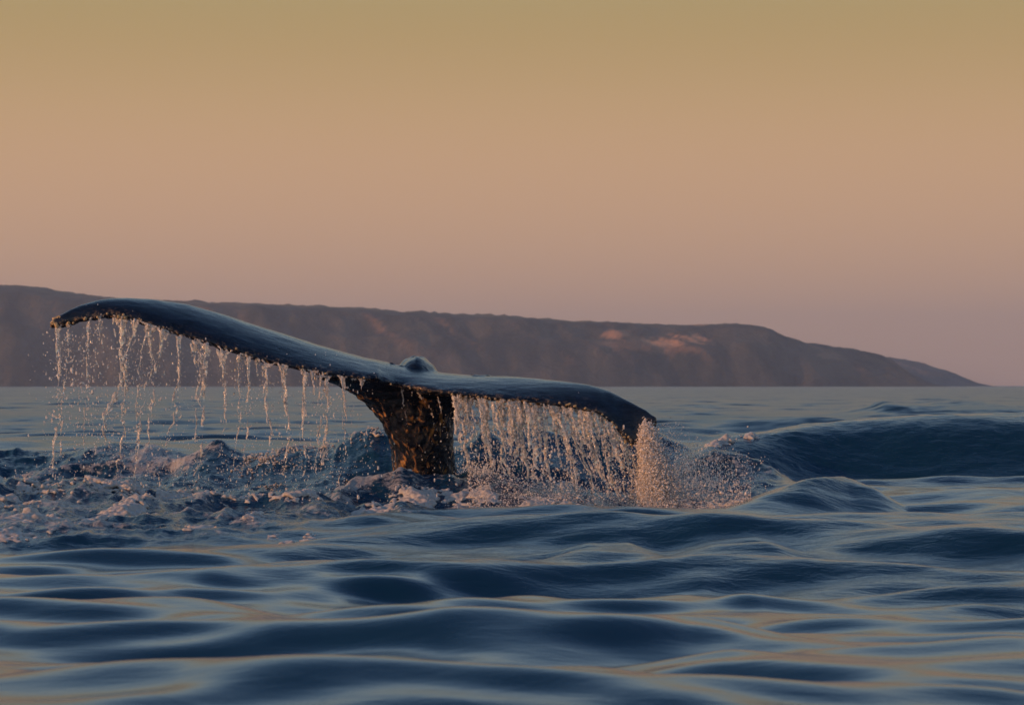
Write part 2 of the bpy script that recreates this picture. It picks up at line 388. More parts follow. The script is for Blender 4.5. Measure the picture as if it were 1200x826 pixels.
# ------------------------------------------------------------------ coast
def headland(name, prof, dist, depth, label, seed, step, bare_spots=(), x0=None, x1=None, width=230.0):
    pp = np.array(prof, float)
    xa = (pp[0, 0] - 600) / FPX * dist; xb = (pp[-1, 0] - 600) / FPX * dist
    xs = np.arange(xa, xb + step, step)
    ts = np.concatenate([np.arange(-20, width * 1.3, step), np.arange(width * 1.3, depth, step * 3)])
    Xg, T = np.meshgrid(xs, ts)
    px = Xg / dist * FPX + 600
    Hh = (452 - np.interp(px, pp[:, 0], pp[:, 1])) / FPX * dist
    # promontories and gullies in plan
    bay = 70 * fbm(Xg / 420.0, 0 * Xg, oct=2, seed=seed) + 48 * (ridged(Xg / 130.0, T / 500.0, oct=3, seed=seed + 3) - 0.6)
    t = np.clip((T + 55 * (ridged(Xg / 60.0 + T / 160.0, T / 260.0, oct=4, seed=seed + 9) - 0.65) * sstep(-10, 30, T)) / width, -0.1, None)
    prof_t = np.interp(t, [-0.1, 0.0, 0.05, 0.30, 0.45, 0.62, 1.0, 1.3, 20], [-0.08, -0.02, 0.12, 0.56, 0.68, 0.90, 0.985, 1.0, 1.0])
    Z = Hh * prof_t + ((3.2 - 1.8 * sstep(0.6, 1.0, t)) * fbm(Xg / 18.0, T / 18.0, oct=4, seed=seed + 12) + (2.6 * np.maximum(0, vnoise(Xg / 8.0, T / 30.0, seed=seed + 15)) * sstep(-0.05, 0.4, vnoise(Xg / 110.0, 3.3, seed=seed + 16)) + 1.2 * np.maximum(0, vnoise(Xg / 5.5, T / 9.0, seed=seed + 17))) * sstep(0.8, 1.0, t)) * sstep(0.02, 0.1, t) * sstep(0, 14, Hh)
    Z = np.where(T >= ts[-1] - 1, -3.0, Z)
    Yg = dist - width + T + bay * (1 - sstep(0.6, 1.3, t))
    me = mesh_np(name, np.stack([Xg, Yg, Z], -1).reshape(-1, 3), grid_faces(len(ts), len(xs)))
    py = 452 - Z / dist * FPX
    bare = np.zeros_like(Xg)
    for cx, cy, rx, ry, k in bare_spots:
        q = ((px - cx) / rx) ** 2 + ((py - cy) / ry) ** 2
        nse = 1.7 * fbm((Xg + T * 0.9) / 16.0, T / 90.0, oct=4, seed=seed + 21, gain=.65)
        bare = np.maximum(bare, k * sstep(1.3, 0.5, q + nse))
    streak = sstep(0.25, 0.6, fbm((Xg + 0.5 * T) / 16.0, T / 130.0, oct=3, seed=seed + 25)) * sstep(0.1, 0.3, t) * (1 - sstep(0.6, 0.8, t))
    bare = np.maximum(bare, 0.18 * streak)
    fld = sstep(0.75, 0.95, t) * (0.35 + 0.65 * sstep(-0.1, 0.3, fbm(Xg / 180.0, T / 60.0, oct=2, seed=seed + 31)))
    for nm, arr in (("bare", bare), ("field", fld)):
        a = me.attributes.new(nm, 'FLOAT', 'POINT'); a.data.foreach_set("value", arr.ravel().astype(np.float32))
    return link(name, me, M_LAND, kind="structure", label=label)
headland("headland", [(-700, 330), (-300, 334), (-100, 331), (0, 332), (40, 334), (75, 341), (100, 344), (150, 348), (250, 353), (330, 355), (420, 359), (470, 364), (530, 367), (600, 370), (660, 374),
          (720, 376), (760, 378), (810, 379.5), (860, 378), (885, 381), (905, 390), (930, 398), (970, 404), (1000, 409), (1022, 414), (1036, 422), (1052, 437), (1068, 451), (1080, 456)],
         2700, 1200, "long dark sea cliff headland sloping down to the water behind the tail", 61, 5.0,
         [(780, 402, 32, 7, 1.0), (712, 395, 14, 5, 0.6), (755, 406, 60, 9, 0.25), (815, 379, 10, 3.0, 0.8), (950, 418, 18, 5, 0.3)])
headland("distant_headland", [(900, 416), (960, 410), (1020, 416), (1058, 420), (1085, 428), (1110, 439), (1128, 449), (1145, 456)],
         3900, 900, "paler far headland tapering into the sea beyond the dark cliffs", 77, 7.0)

# ------------------------------------------------------------------ whale
D0 = 19.0
UP = [(60, 379), (66, 373.5), (81, 363), (97, 356.5), (115, 352), (132, 349.5), (149, 348), (182, 349), (220, 353), (267, 366), (318, 383), (369, 400), (403, 411), (430, 418), (455, 423),
      (490, 431), (520, 436), (560, 439), (600, 440), (651, 443), (689, 448), (714, 454), (740, 466), (758, 477), (767, 487), (770, 494)]
LO = [(60, 381), (66, 384), (81, 381.5), (98, 376), (115, 373), (132, 371.5), (155, 375), (182, 384), (206, 393), (233, 400), (267, 411), (301, 422), (335, 430), (369, 437), (403, 443), (430, 447), (443, 446),
      (447, 449), (468, 454), (500, 460), (529, 463), (566, 467), (600, 471), (640, 475), (672, 480), (702, 487), (719, 501), (730, 516), (741, 525), (750, 521), (760, 510), (770, 497)]
def remeshed(name, V, F, voxel, smooth=2):
    me = mesh_np(name + "_src", V, F)
    o = bpy.data.objects.new(name + "_src", me); col.objects.link(o)
    md = o.modifiers.new("r", 'REMESH'); md.mode = 'VOXEL'; md.voxel_size = voxel; md.use_smooth_shade = True
    if smooth:
        s = o.modifiers.new("s", 'SMOOTH'); s.factor = 0.5; s.iterations = smooth
    dg = bpy.context.evaluated_depsgraph_get()
    r = bpy.data.meshes.new_from_object(o.evaluated_get(dg))
    bpy.data.objects.remove(o); bpy.data.meshes.remove(me)
    r.materials.clear()
    return r
def quads_to_tris(F): return np.concatenate([F[:, [0, 1, 2]], F[:, [0, 2, 3]]])

UPa = np.array(UP, float); LOa = np.array(LO, float)
def span_of(px):            # -1 left tip, 0 root, 1 right tip
    return np.where(px < 470, (px - 470) / 410.0, (px - 470) / 300.0)
def lead_y(s): return D0 + 0.50 - 0.98 * np.abs(s) ** 1.7
def trail_y(s): return D0 - 0.42 - 0.10 * np.sin(np.abs(s) * math.pi) - 0.10 * np.abs(s) ** 3 + 0.10 * np.exp(-(s / 0.06) ** 2)
def trail_point(px):
    """a point on the lower, near edge of the flukes"""
    s = float(span_of(np.float64(px)))
    return P(px, float(np.interp(px, LOa[:, 0], LOa[:, 1])), float(trail_y(s)))

def whale_mesh():
    V = []; F = []; base = 0
    # flukes
    xs = np.unique(np.concatenate([np.linspace(60, 90, 22), np.linspace(90, 700, 210), np.linspace(700, 770, 50)]))
    nv = 44
    ring = []
    for px in xs:
        s = float(span_of(px))
        yu = float(np.interp(px, UPa[:, 0], UPa[:, 1])); yl = float(np.interp(px, LOa[:, 0], LOa[:, 1]))
        a = abs(s)
        hpx = (yl - yu) / FPX * D0                     # visible height in metres
        th = min(0.145 * (1 - a) ** 0.8 + 0.045, 0.40 * hpx + 0.012)   # half thickness
        thp = th * FPX / D0
        L = P(px, yu + thp * 0.58, float(lead_y(s))); T = P(px, yl - min(0.018 * FPX / D0, (yl - yu) * .3), float(trail_y(s)))
        ch = T - L; nrm = np.array([0, -ch[2], ch[1]]); nrm /= (np.linalg.norm(nrm) + 1e-9)
        if nrm[2] < 0: nrm = -nrm
        pts = []
        for k in range(nv):
            w = 2 * math.pi * k / nv
            c = 0.5 - 0.5 * math.cos(w)               # 0 leading, 1 trailing
            prof = (1.55 * math.sqrt(max(c, 0)) * (1 - c) ** 0.75 + 0.0) * th
            edge = 0.020 * math.sqrt(max(0, 1 - (2 * c - 1) ** 2))
            hgt = (prof + edge) * (1 if math.sin(w) >= 0 else -0.85)
            pts.append(L + ch * c + nrm * hgt)
        ring.append(pts)
    R = np.array(ring)
    V.append(R.reshape(-1, 3)); F.append(quads_to_tris(grid_faces(len(xs), nv, True)))
    base = R.shape[0] * nv
    caps = []
    for r0 in (0, (len(xs) - 1) * nv):
        caps += [(r0, r0 + k, r0 + k + 1) for k in range(1, nv - 1)]
    F.append(np.array(caps))
    # tail stock rising from the water and bending back into the flukes
    secs = [(700, 452, 556, 1.55, .50), (640, 455, 544, 1.20, .46), (600, 457, 540, 0.98, .42), (560, 459, 535, 0.80, .38), (539, 459.5, 532, 0.70, .35), (515, 457, 531, 0.60, .33), (497, 449, 531, 0.52, .31),
            (482, 437, 534, 0.44, .29), (470, 425, 540, 0.38, .27), (460, 411, 543, 0.26, .22), (452, 395, 545, 0.10, .16), (447, 384, 518, -.02, .12), (442, 366, 490, -.07, .06)]
    S = np.array(secs, float)
    ys = np.linspace(700, 442, 72)
    rg = []; nk = 48
    for y in ys:
        xl, xr, dy, hy = [float(np.interp(y, S[::-1, 0], S[::-1, j])) for j in range(1, 5)]
        d = D0 + dy
        A = P(xl, y, d); B = P(xr, y, d)
        c = (A + B) / 2; hx = (B[0] - A[0]) / 2
        w = np.linspace(0, 2 * np.pi, nk, endpoint=False)
        rg.append(np.stack([c[0] + hx * np.sign(np.cos(w)) * np.abs(np.cos(w)) ** 0.9, c[1] + hy * np.sin(w), np.full(nk, c[2])], 1))
    rg = np.array(rg)
    V.append(rg.reshape(-1, 3)); F.append(quads_to_tris(grid_faces(len(ys), nk, True)) + base)
    caps = []
    for r0 in (0, (len(ys) - 1) * nk):
        caps += [(base + r0, base + r0 + k, base + r0 + k + 1) for k in range(1, nk - 1)]
    F.append(np.array(caps)); base += len(ys) * nk
    # dorsal keel of the tail stock, arching up behind the flukes
    th = np.linspace(0.0, math.pi, 22); ph = np.linspace(0, 2 * math.pi, 36, endpoint=False)
    c = P(488, 446, D0 + 0.50)
    kg = np.array([[c + np.array([0.185 * math.sin(a) * math.cos(b) * (1 - 0.12 * math.cos(a)), 0.42 * math.sin(a) * math.sin(b), 0.200 * math.cos(a) * (1 + 0.05 * math.sin(3 * b))]) for b in ph] for a in th])
    V.append(kg.reshape(-1, 3)); F.append(quads_to_tris(grid_faces(22, 36, True)) + base)
    me = remeshed("whale", np.concatenate(V), np.concatenate(F), 0.011, 4)
    n = len(me.vertices); co = np.empty(n * 3, np.float32); me.vertices.foreach_get("co", co); co = co.reshape(-1, 3).astype(float)
    no = np.empty(n * 3, np.float32); me.vertices.foreach_get("normal", no); no = no.reshape(-1, 3)
    # knobbly worn trailing edge, soft unevenness elsewhere
    px = co[:, 0] / co[:, 1] * FPX + 600
    py = 452 - (co[:, 2] - CAM_H) / co[:, 1] * FPX
    edge = np.exp(-((np.interp(px, LOa[:, 0], LOa[:, 1]) - py) / 7.0) ** 2) * (co[:, 1] < D0 - 0.1)
    disp = 0.006 * fbm(co[:, 0] * 3, co[:, 1] * 5, co[:, 2] * 5, oct=3, seed=81) \
        + edge * (0.016 * fbm(co[:, 0] * 22, co[:, 1] * 22, co[:, 2] * 22, oct=3, seed=83) + 0.010 * vnoise(co[:, 0] * 6, co[:, 1] * 6, co[:, 2] * 6, seed=85))
    knob = (np.hypot((px - 488) / 26, (py - 424) / 16) < 1.2) & (co[:, 1] > D0 + 0.2)
    disp += knob * (0.012 * vnoise(co[:, 0] * 24, co[:, 1] * 6, co[:, 2] * 5, seed=88))
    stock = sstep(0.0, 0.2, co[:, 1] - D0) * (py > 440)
    disp += stock * 0.022 * fbm(co[:, 0] * 20, co[:, 1] * 20, co[:, 2] * 11, oct=3, seed=87)
    co += no * disp[:, None]
    me.vertices.foreach_set("co", co.astype(np.float32).ravel())
    a = me.attributes.new("worn", 'FLOAT', 'POINT'); a.data.foreach_set("value", np.clip(edge, 0, 1).astype(np.float32))
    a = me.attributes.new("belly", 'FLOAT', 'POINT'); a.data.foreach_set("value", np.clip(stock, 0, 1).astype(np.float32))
    me.update()
    return me

def whale_material():
    m, n, l, o = mat_new("wet_whale_skin")
    tcn = n.new("ShaderNodeTexCoord")
    worn = node(n, "ShaderNodeAttribute", attribute_name="worn"); belly = node(n, "ShaderNodeAttribute", attribute_name="belly")
    mp = n.new("ShaderNodeMapping"); mp.inputs["Scale"].default_value = (5, 14, 14); mp.inputs["Rotation"].default_value = (0, 0.15, 0)
    l.new(tcn.outputs["Object"], mp.inputs[0])
    nz = n.new("ShaderNodeTexNoise"); setin(nz, Scale=1.0, Detail=8.0, Roughness=0.65); l.new(mp.outputs[0], nz.inputs["Vector"])
    rp = n.new("ShaderNodeValToRGB"); e = rp.color_ramp.elements
    e[0].position = 0.35; e[0].color = (0.003, 0.007, 0.017, 1); e[1].position = 0.74; e[1].color = (0.012, 0.025, 0.055, 1)
    l.new(nz.outputs[0], rp.inputs[0])
    # edge scars; brown stock mottling with gold sun glints painted into the colour
    n2 = n.new("ShaderNodeTexNoise"); setin(n2, Scale=30.0, Detail=5.0, Roughness=0.7); l.new(tcn.outputs["Object"], n2.inputs["Vector"])
    r2 = n.new("ShaderNodeMapRange"); r2.inputs[1].default_value = 0.52; r2.inputs[2].default_value = 0.66; l.new(n2.outputs[0], r2.inputs[0])
    w1 = node(n, "ShaderNodeMath", operation='MULTIPLY'); l.new(r2.outputs[0], w1.inputs[0]); l.new(worn.outputs["Fac"], w1.inputs[1])
    n3 = n.new("ShaderNodeTexNoise"); setin(n3, Scale=1.0, Detail=6.0, Roughness=0.62, Distortion=0.6)
    mp3 = n.new("ShaderNodeMapping"); mp3.inputs["Scale"].default_value = (17, 17, 6); l.new(tcn.outputs["Object"], mp3.inputs[0]); l.new(mp3.outputs[0], n3.inputs["Vector"])
    r3 = n.new("ShaderNodeMapRange"); r3.inputs[1].default_value = 0.54; r3.inputs[2].default_value = 0.68; l.new(n3.outputs[0], r3.inputs[0])
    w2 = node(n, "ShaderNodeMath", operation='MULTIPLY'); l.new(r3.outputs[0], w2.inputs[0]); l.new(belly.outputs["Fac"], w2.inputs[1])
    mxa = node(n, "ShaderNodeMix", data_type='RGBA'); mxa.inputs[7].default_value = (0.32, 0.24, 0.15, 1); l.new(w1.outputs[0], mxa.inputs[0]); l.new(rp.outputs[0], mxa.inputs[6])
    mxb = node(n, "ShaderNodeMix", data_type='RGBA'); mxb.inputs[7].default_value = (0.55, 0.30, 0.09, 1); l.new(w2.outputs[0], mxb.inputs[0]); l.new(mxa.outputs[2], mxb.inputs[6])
    rgh = node(n, "ShaderNodeMath", operation='MULTIPLY_ADD'); rgh.inputs[1].default_value = -0.12; rgh.inputs[2].default_value = 0.25; l.new(belly.outputs["Fac"], rgh.inputs[0])
    b = n.new("ShaderNodeBsdfPrincipled"); setin(b, Roughness=0.25, IOR=1.36, Coat_Weight=0.22, Coat_Roughness=0.05, Coat_IOR=1.333)
    # fine pale scratches along the flukes
    mps = n.new("ShaderNodeMapping"); mps.inputs["Scale"].default_value = (2.5, 34, 34); mps.inputs["Rotation"].default_value = (0.0, 0.35, 0.25); l.new(tcn.outputs["Object"], mps.inputs[0])
    nsc = n.new("ShaderNodeTexNoise"); setin(nsc, Scale=1.0, Detail=3.0, Roughness=0.6); l.new(mps.outputs[0], nsc.inputs["Vector"])
    rsc = n.new("ShaderNodeMapRange"); rsc.inputs[1].default_value = 0.66; rsc.inputs[2].default_value = 0.74; rsc.inputs[4].default_value = 0.5; l.new(nsc.outputs[0], rsc.inputs[0])
    mxc = node(n, "ShaderNodeMix", data_type='RGBA'); mxc.inputs[7].default_value = (0.09, 0.11, 0.14, 1); l.new(rsc.outputs[0], mxc.inputs[0]); l.new(mxb.outputs[2], mxc.inputs[6])
    l.new(rgh.outputs[0], b.inputs["Roughness"])
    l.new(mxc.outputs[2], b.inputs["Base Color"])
    b1 = n.new("ShaderNodeBump"); setin(b1, Strength=0.5, Distance=0.03); l.new(nz.outputs[0], b1.inputs["Height"])
    bs = node(n, "ShaderNodeMath", operation='MULTIPLY_ADD'); bs.inputs[1].default_value = 0.5; bs.inputs[2].default_value = 0.12
    l.new(belly.outputs["Fac"], bs.inputs[0])
    b2 = n.new("ShaderNodeBump"); setin(b2, Distance=0.035); l.new(n2.outputs[0], b2.inputs["Height"]); l.new(b1.outputs[0], b2.inputs["Normal"]); l.new(bs.outputs[0], b2.inputs["Strength"])
    l.new(b2.outputs[0], b.inputs["Normal"]); l.new(b.outputs[0], o.inputs[0])
    return m
M_WHALE = whale_material()
whale = link("whale", whale_mesh(), M_WHALE, label="black whale tail raised above the sea, both flukes spread and dripping", category="whale")

def simple_mat(name, color, rough, **kw):
    m, n, l, o = mat_new(name)
    tcn = n.new("ShaderNodeTexCoord"); nz = n.new("ShaderNodeTexNoise"); setin(nz, Scale=60.0, Detail=4.0); l.new(tcn.outputs["Object"], nz.inputs["Vector"])
    mx_ = node(n, "ShaderNodeMix", data_type='RGBA'); mx_.inputs[6].default_value = (*[c * 0.55 for c in color], 1); mx_.inputs[7].default_value = (*color, 1)
    l.new(nz.outputs[0], mx_.inputs[0])
    b = n.new("ShaderNodeBsdfPrincipled"); setin(b, Roughness=rough, **kw); l.new(mx_.outputs[2], b.inputs["Base Color"]); l.new(b.outputs[0], o.inputs[0])
    return m
# barnacles: small craggy cones on the tips and along the near edge
M_BARN = simple_mat("barnacle_shell", (0.55, 0.44, 0.26), 0.4)
def barnacle_mesh():
    V = []; n = 8
    for rr, z in ((1.0, -0.5), (0.95, 0.0), (0.75, 0.5), (0.45, 0.85), (0.3, 0.8), (0.22, 0.4)):
        for k in range(n):
            w = 2 * math.pi * k / n; j = 1 + 0.14 * (-1) ** k
            V.append((rr * j * math.cos(w), rr * j * math.sin(w), z))
    F = grid_faces(6, n, True)
    return mesh_np("barnacle", V, F)
BARN = barnacle_mesh(); BARN.materials.append(M_BARN)
rb = random.Random(5)
spots = [(62 + rb.uniform(0, 8), rb.uniform(0.0, 1.0), rb.uniform(.012, .024)) for _ in range(9)] + [(740 + rb.uniform(-8, 16), rb.uniform(-.1, .16), rb.uniform(.006, .014)) for _ in range(14)] \
    + [(rb.uniform(72, 150), rb.uniform(-.1, .15), rb.uniform(.008, .016)) for _ in range(10)] + [(rb.uniform(150, 430), rb.uniform(-.08, .1), rb.uniform(.005, .009)) for _ in range(14)] + [(rb.uniform(640, 735), rb.uniform(-.05, .15), rb.uniform(.006, .010)) for _ in range(16)] + [(rb.uniform(450, 640), 0, rb.uniform(.006, .011)) for _ in range(8)]
for px, f, r in spots:
    yu = np.interp(px, UPa[:, 0], UPa[:, 1]); yl = np.interp(px, LOa[:, 0], LOa[:, 1]); s = float(span_of(np.float64(px)))
    c = P(px, yl + (yu - yl) * max(f, 0) - 1.5, float(trail_y(s)) - 0.012 + 0.05 * max(f, 0))
    b = link("barnacle", BARN, None, whale)
    b.location = c; b.scale = (r, r, r * rb.uniform(.7, 1.2)); b.rotation_euler = (math.radians(90 + rb.uniform(-35, 35)), rb.uniform(-.5, .5), rb.uniform(-.6, .6))

# ------------------------------------------------------------------ falling water
def water_mat(name, white, rough, trans):
    m, n, l, o = mat_new(name)
    tcn = n.new("ShaderNodeTexCoord"); nz = n.new("ShaderNodeTexNoise"); setin(nz, Scale=45.0, Detail=4.0, Roughness=0.65); l.new(tcn.outputs["Object"], nz.inputs["Vector"])
    b = n.new("ShaderNodeBsdfPrincipled"); setin(b, Base_Color=(*white, 1), Roughness=rough, IOR=1.333)
    mr = n.new("ShaderNodeMapRange"); mr.inputs[1].default_value = 0.35; mr.inputs[2].default_value = 0.65
    mr.inputs[3].default_value = max(0, trans - 0.25); mr.inputs[4].default_value = min(1, trans + 0.25)
    l.new(nz.outputs[0], mr.inputs[0]); l.new(mr.outputs[0], b.inputs["Transmission Weight"])
    bp = n.new("ShaderNodeBump"); setin(bp, Strength=0.5, Distance=0.008); l.new(nz.outputs[0], bp.inputs["Height"]); l.new(bp.outputs[0], b.inputs["Normal"])
    l.new(b.outputs[0], o.inputs[0])
    return m
M_STREAM = water_mat("falling_water", (0.86, 0.86, 0.86), 0.08, 0.66)
M_DROP = water_mat("water_drops", (0.9, 0.9, 0.9), 0.05, 0.55)
M_FROTH = water_mat("froth", (0.52, 0.52, 0.52), 0.4, 0.22)
M_PLUME = water_mat("plume", (0.82, 0.80, 0.79), 0.3, 0.15)

_t = (1 + 5 ** 0.5) / 2
ICO_V = np.array([(-1, _t, 0), (1, _t, 0), (-1, -_t, 0), (1, -_t, 0), (0, -1, _t), (0, 1, _t), (0, -1, -_t), (0, 1, -_t), (_t, 0, -1), (_t, 0, 1), (-_t, 0, -1), (-_t, 0, 1)], float)
ICO_V /= np.linalg.norm(ICO_V[0])
ICO_F = np.array([(0, 11, 5), (0, 5, 1), (0, 1, 7), (0, 7, 10), (0, 10, 11), (1, 5, 9), (5, 11, 4), (11, 10, 2), (10, 7, 6), (7, 1, 8), (3, 9, 4), (3, 4, 2), (3, 2, 6), (3, 6, 8), (3, 8, 9), (4, 9, 5), (2, 4, 11), (6, 2, 10), (8, 6, 7), (9, 8, 1)])
def balls(C, R, stretch=None):
    """icospheres at C with radii R: (verts, faces)"""
    C = np.asarray(C, float).reshape(-1, 3); R = np.asarray(R, float)
    S = np.ones((len(C), 3)) if stretch is None else stretch
    V = C[:, None, :] + ICO_V[None] * R[:, None, None] * S[:, None, :]
    F = ICO_F[None] + (np.arange(len(C)) * 12)[:, None, None]
    return V.reshape(-1, 3), F.reshape(-1, 3)
rw = np.random.RandomState(23)
def path_pts(pts, d0, n):
    """smooth way through photo points at depth d0 (px,py)"""
    p = np.array(pts, float); q = np.concatenate([[0], np.cumsum(np.hypot(*np.diff(p, axis=0).T))]); q /= q[-1]
    t = np.linspace(0, 1, n)
    x = np.interp(t, q, p[:, 0]); y = np.interp(t, q, p[:, 1])
    k = np.ones(7) / 7
    if n > 20:
        x = np.convolve(np.pad(x, 3, mode='edge'), k, 'valid'); y = np.convolve(np.pad(y, 3, mode='edge'), k, 'valid')
    return np.array([P(a, b, d0) for a, b in zip(x, y)]), t
def rope(pts, d0, r, breakup=0.5, wig=0.012, seed=0, strands=3):
    """twisting bundle of thin threads that tears into shreds and beads on its way down"""
    L = sum(math.dist(a, b) for a, b in zip(pts[:-1], pts[1:])) / FPX * d0
    n = max(12, int(L / 0.0042))
    C, t = path_pts(pts, d0, n)
    s = t * L
    C[:, 0] += wig * t ** 0.5 * fbm(s * 4, seed * 3.1, oct=3, seed=seed) * 1.6
    OC = []; OR = []
    for q in range(strands):
        c = C.copy(); sp = r * (0.5 + 1.3 * t) if strands > 1 else 0 * t
        c[:, 0] += sp * 1.5 * fbm(s * 6 + q * 9.7, seed * 1.3 + q, oct=3, seed=seed + q)
        c[:, 1] += sp * 1.5 * fbm(s * 6 + q * 4.1, seed * 2.9 + q, oct=2, seed=seed + 2 + q)
        k0 = 0.52 if strands > 1 else 0.8
        rad = r * k0 * (0.62 + 1.15 * fbm(s * 13, seed * 2.3 + q * 3, oct=3, seed=seed + 5)) * (1.05 - 0.4 * t)
        gap = fbm(s * 8, seed * 4.7 + q * 2, oct=3, seed=seed + 9) < (-0.62 + breakup * 1.05 * t)
        k = (rad > 0.0022) & ~gap
        OC.append(c[k]); OR.append(np.maximum(rad[k], 0.0042))
    m = int(n * 0.45); j = rw.randint(0, n, m)
    OC.append(C[j] + rw.normal(0, 1, (m, 3)) * np.array([1.5, 1.2, 0.8]) * r * (0.6 + t[j][:, None]))
    OR.append(np.abs(rw.normal(0, .0022, m)) + 0.0034)
    return np.concatenate(OC), np.concatenate(OR)
def web(px0, px1, drop, d_off, r, seed):
    """thin ragged sheet hanging from the edge between two points, narrowing downwards"""
    C = []; R = []
    n = max(4, int(abs(px1 - px0) / 1.0))
    for i in range(n):
        f = i / (n - 1); px = px0 + (px1 - px0) * f
        T = trail_point(px)
        ln = drop * (1 - abs(2 * f - 1) ** 1.4) * (0.6 + 0.5 * rw.rand())
        mid = (px0 + px1) / 2
        k = max(2, int(ln / 0.9))
        for q in range(k):
            g = q / k
            x = px + (mid - px) * g * 0.75 + rw.normal(0, .5)
            if vnoise(x * .35, ln * g * .22 + seed * 5, seed=seed) < -0.12: continue
            p = P(x, np.interp(px, LOa[:, 0], LOa[:, 1]) - 2 + ln * g, T[1] + d_off)
            C.append(p); R.append(r * (0.6 + 0.6 * rw.rand()))
    return np.array(C).reshape(-1, 3), np.array(R)
def blob_object(name, parts, voxel, mat, smooth=1, **props):
    C = np.concatenate([p[0] for p in parts]); R = np.concatenate([p[1] for p in parts])
    V, F = balls(C, R)
    me = remeshed(name, V, F, voxel, smooth)
    return link(name, me, mat, **props)

def Z1(*pts): return [(30 + x / 2.95, 320 + y / 2.95) for x, y in pts]
def Z4(*pts): return [(x / 4.0, 310 + y / 4.0) for x, y in pts]
# strands falling from the raised left fluke: way, radius, breakup, top sheet half width, sheet drop
LEFT = [
    (Z4((272, 290), (268, 400), (270, 520), (268, 640), (262, 760)), .015, .9, 4, 20),
    (Z4((322, 282), (315, 380), (312, 430)), .010, .7, 3, 14),
    (Z4((416, 262), (408, 340), (405, 420)), .010, .8, 3, 16),
    (Z4((468, 250), (468, 330)), .008, .7, 2, 8),
    (Z4((575, 245), (565, 350), (570, 450), (578, 520), (545, 600), (515, 700), (490, 800), (465, 920)), .026, .95, 8, 45),
    (Z4((575, 470), (600, 560), (590, 640)), .014, .8, 0, 0),
    (Z4((630, 255), (605, 370), (590, 480)), .013, .6, 5, 22),
    (Z4((700, 280), (660, 390), (648, 470), (650, 560)), .011, .8, 10, 22),
    (Z4((700, 282), (715, 400), (712, 480), (680, 590), (660, 680)), .012, .75, 8, 20),
    (Z4((765, 300), (745, 410), (725, 520), (715, 640), (700, 730)), .016, .75, 8, 26),
    (Z4((840, 340), (842, 450), (838, 540), (830, 680), (800, 800), (770, 930), (740, 1010)), .014, .85, 4, 18),
    (Z4((905, 355), (935, 420), (935, 480)), .010, .7, 9, 18),
    (Z4((965, 375), (965, 470), (955, 560), (950, 680)), .017, .8, 8, 34),
    (Z4((1040, 395), (1050, 480), (1055, 540)), .014, .7, 11, 26),
    (Z4((1115, 420), (1125, 520), (1128, 590), (1126, 700)), .010, .85, 4, 14),
    (Z4((1165, 435), (1165, 540), (1165, 640), (1160, 760)), .012, .85, 4, 16),
    (Z1((830, 310), (832, 400), (845, 560)), .015, .95, 9, 26),
    (Z1((890, 330), (900, 420), (905, 540), (892, 700)), .012, .8, 7, 24),
    (Z1((965, 345), (962, 430), (960, 560), (955, 700)), .014, .7, 6, 26),
    (Z1((1020, 360), (1020, 480)), .008, .9, 3, 8),
    (Z1((1040, 362), (1040, 450), (1034, 560), (1030, 690)), .014, .65, 5, 22),
    (Z1((1095, 370), (1100, 440), (1105, 540)), .011, .8, 4, 16),
]
def largest_piece(me):
    """keep the biggest connected piece; return the faces and points of what broke away"""
    nv = len(me.vertices); E = np.empty(len(me.edges) * 2, np.int32); me.edges.foreach_get("vertices", E); E = E.reshape(-1, 2)
    lab = np.arange(nv)
    while True:
        m = np.minimum(lab[E[:, 0]], lab[E[:, 1]]); new = lab.copy()
        np.minimum.at(new, E[:, 0], m); np.minimum.at(new, E[:, 1], m); new = new[new]
        if (new == lab).all(): break
        lab = new
    co = np.empty(nv * 3, np.float32); me.vertices.foreach_get("co", co); co = co.reshape(-1, 3)
    Fq = np.empty(len(me.polygons) * 4, np.int32); me.loops.foreach_get("vertex_index", Fq); Fq = Fq.reshape(-1, 4)
    u, c = np.unique(lab, return_counts=True); big = u[np.argmax(c)]
    out = []
    for sel in (lab == big, lab != big):
        idx = np.cumsum(sel) - 1; out.append((co[sel], idx[Fq[sel[Fq[:, 0]]]]))
    return out
LABELS = {0: "long broken strand of water falling from the barnacled tip of the upraised fluke", 4: "thickest rope of water falling from the upraised fluke, lumpy and wide at the top",
          19: "short thin dribble between two long strands beside the tail stock"}
shed_v = []; shed_f = []; shed_n = 0
TAILS = []
for way, r, bk, hw, drop in LEFT:
    x, y = way[-1]
    if y > 395 and y < 540:
        TAILS.append(rope([(x, y), (x - 3, (y + 570) / 2), (x - 8, 572)], D0 - .52, max(.013, r * 1.1), .85, .03, int(x), 2))
for i in range(26):      # torn little sheets along the edge between the strands
    px = rw.uniform(130, 425); hw = rw.uniform(3, 9); TAILS.append(web(px - hw, px + hw, rw.uniform(8, 34), rw.uniform(0, .04), .0058, 900 + i))
Vt, Ft = balls(np.concatenate([p[0] for p in TAILS]), np.concatenate([p[1] for p in TAILS]))
mt = remeshed('falling_water', Vt, Ft, .0052, 1)
link('falling_water', mt, M_STREAM, kind='stuff', label='beads and wisps of water falling to the sea below the upraised fluke')
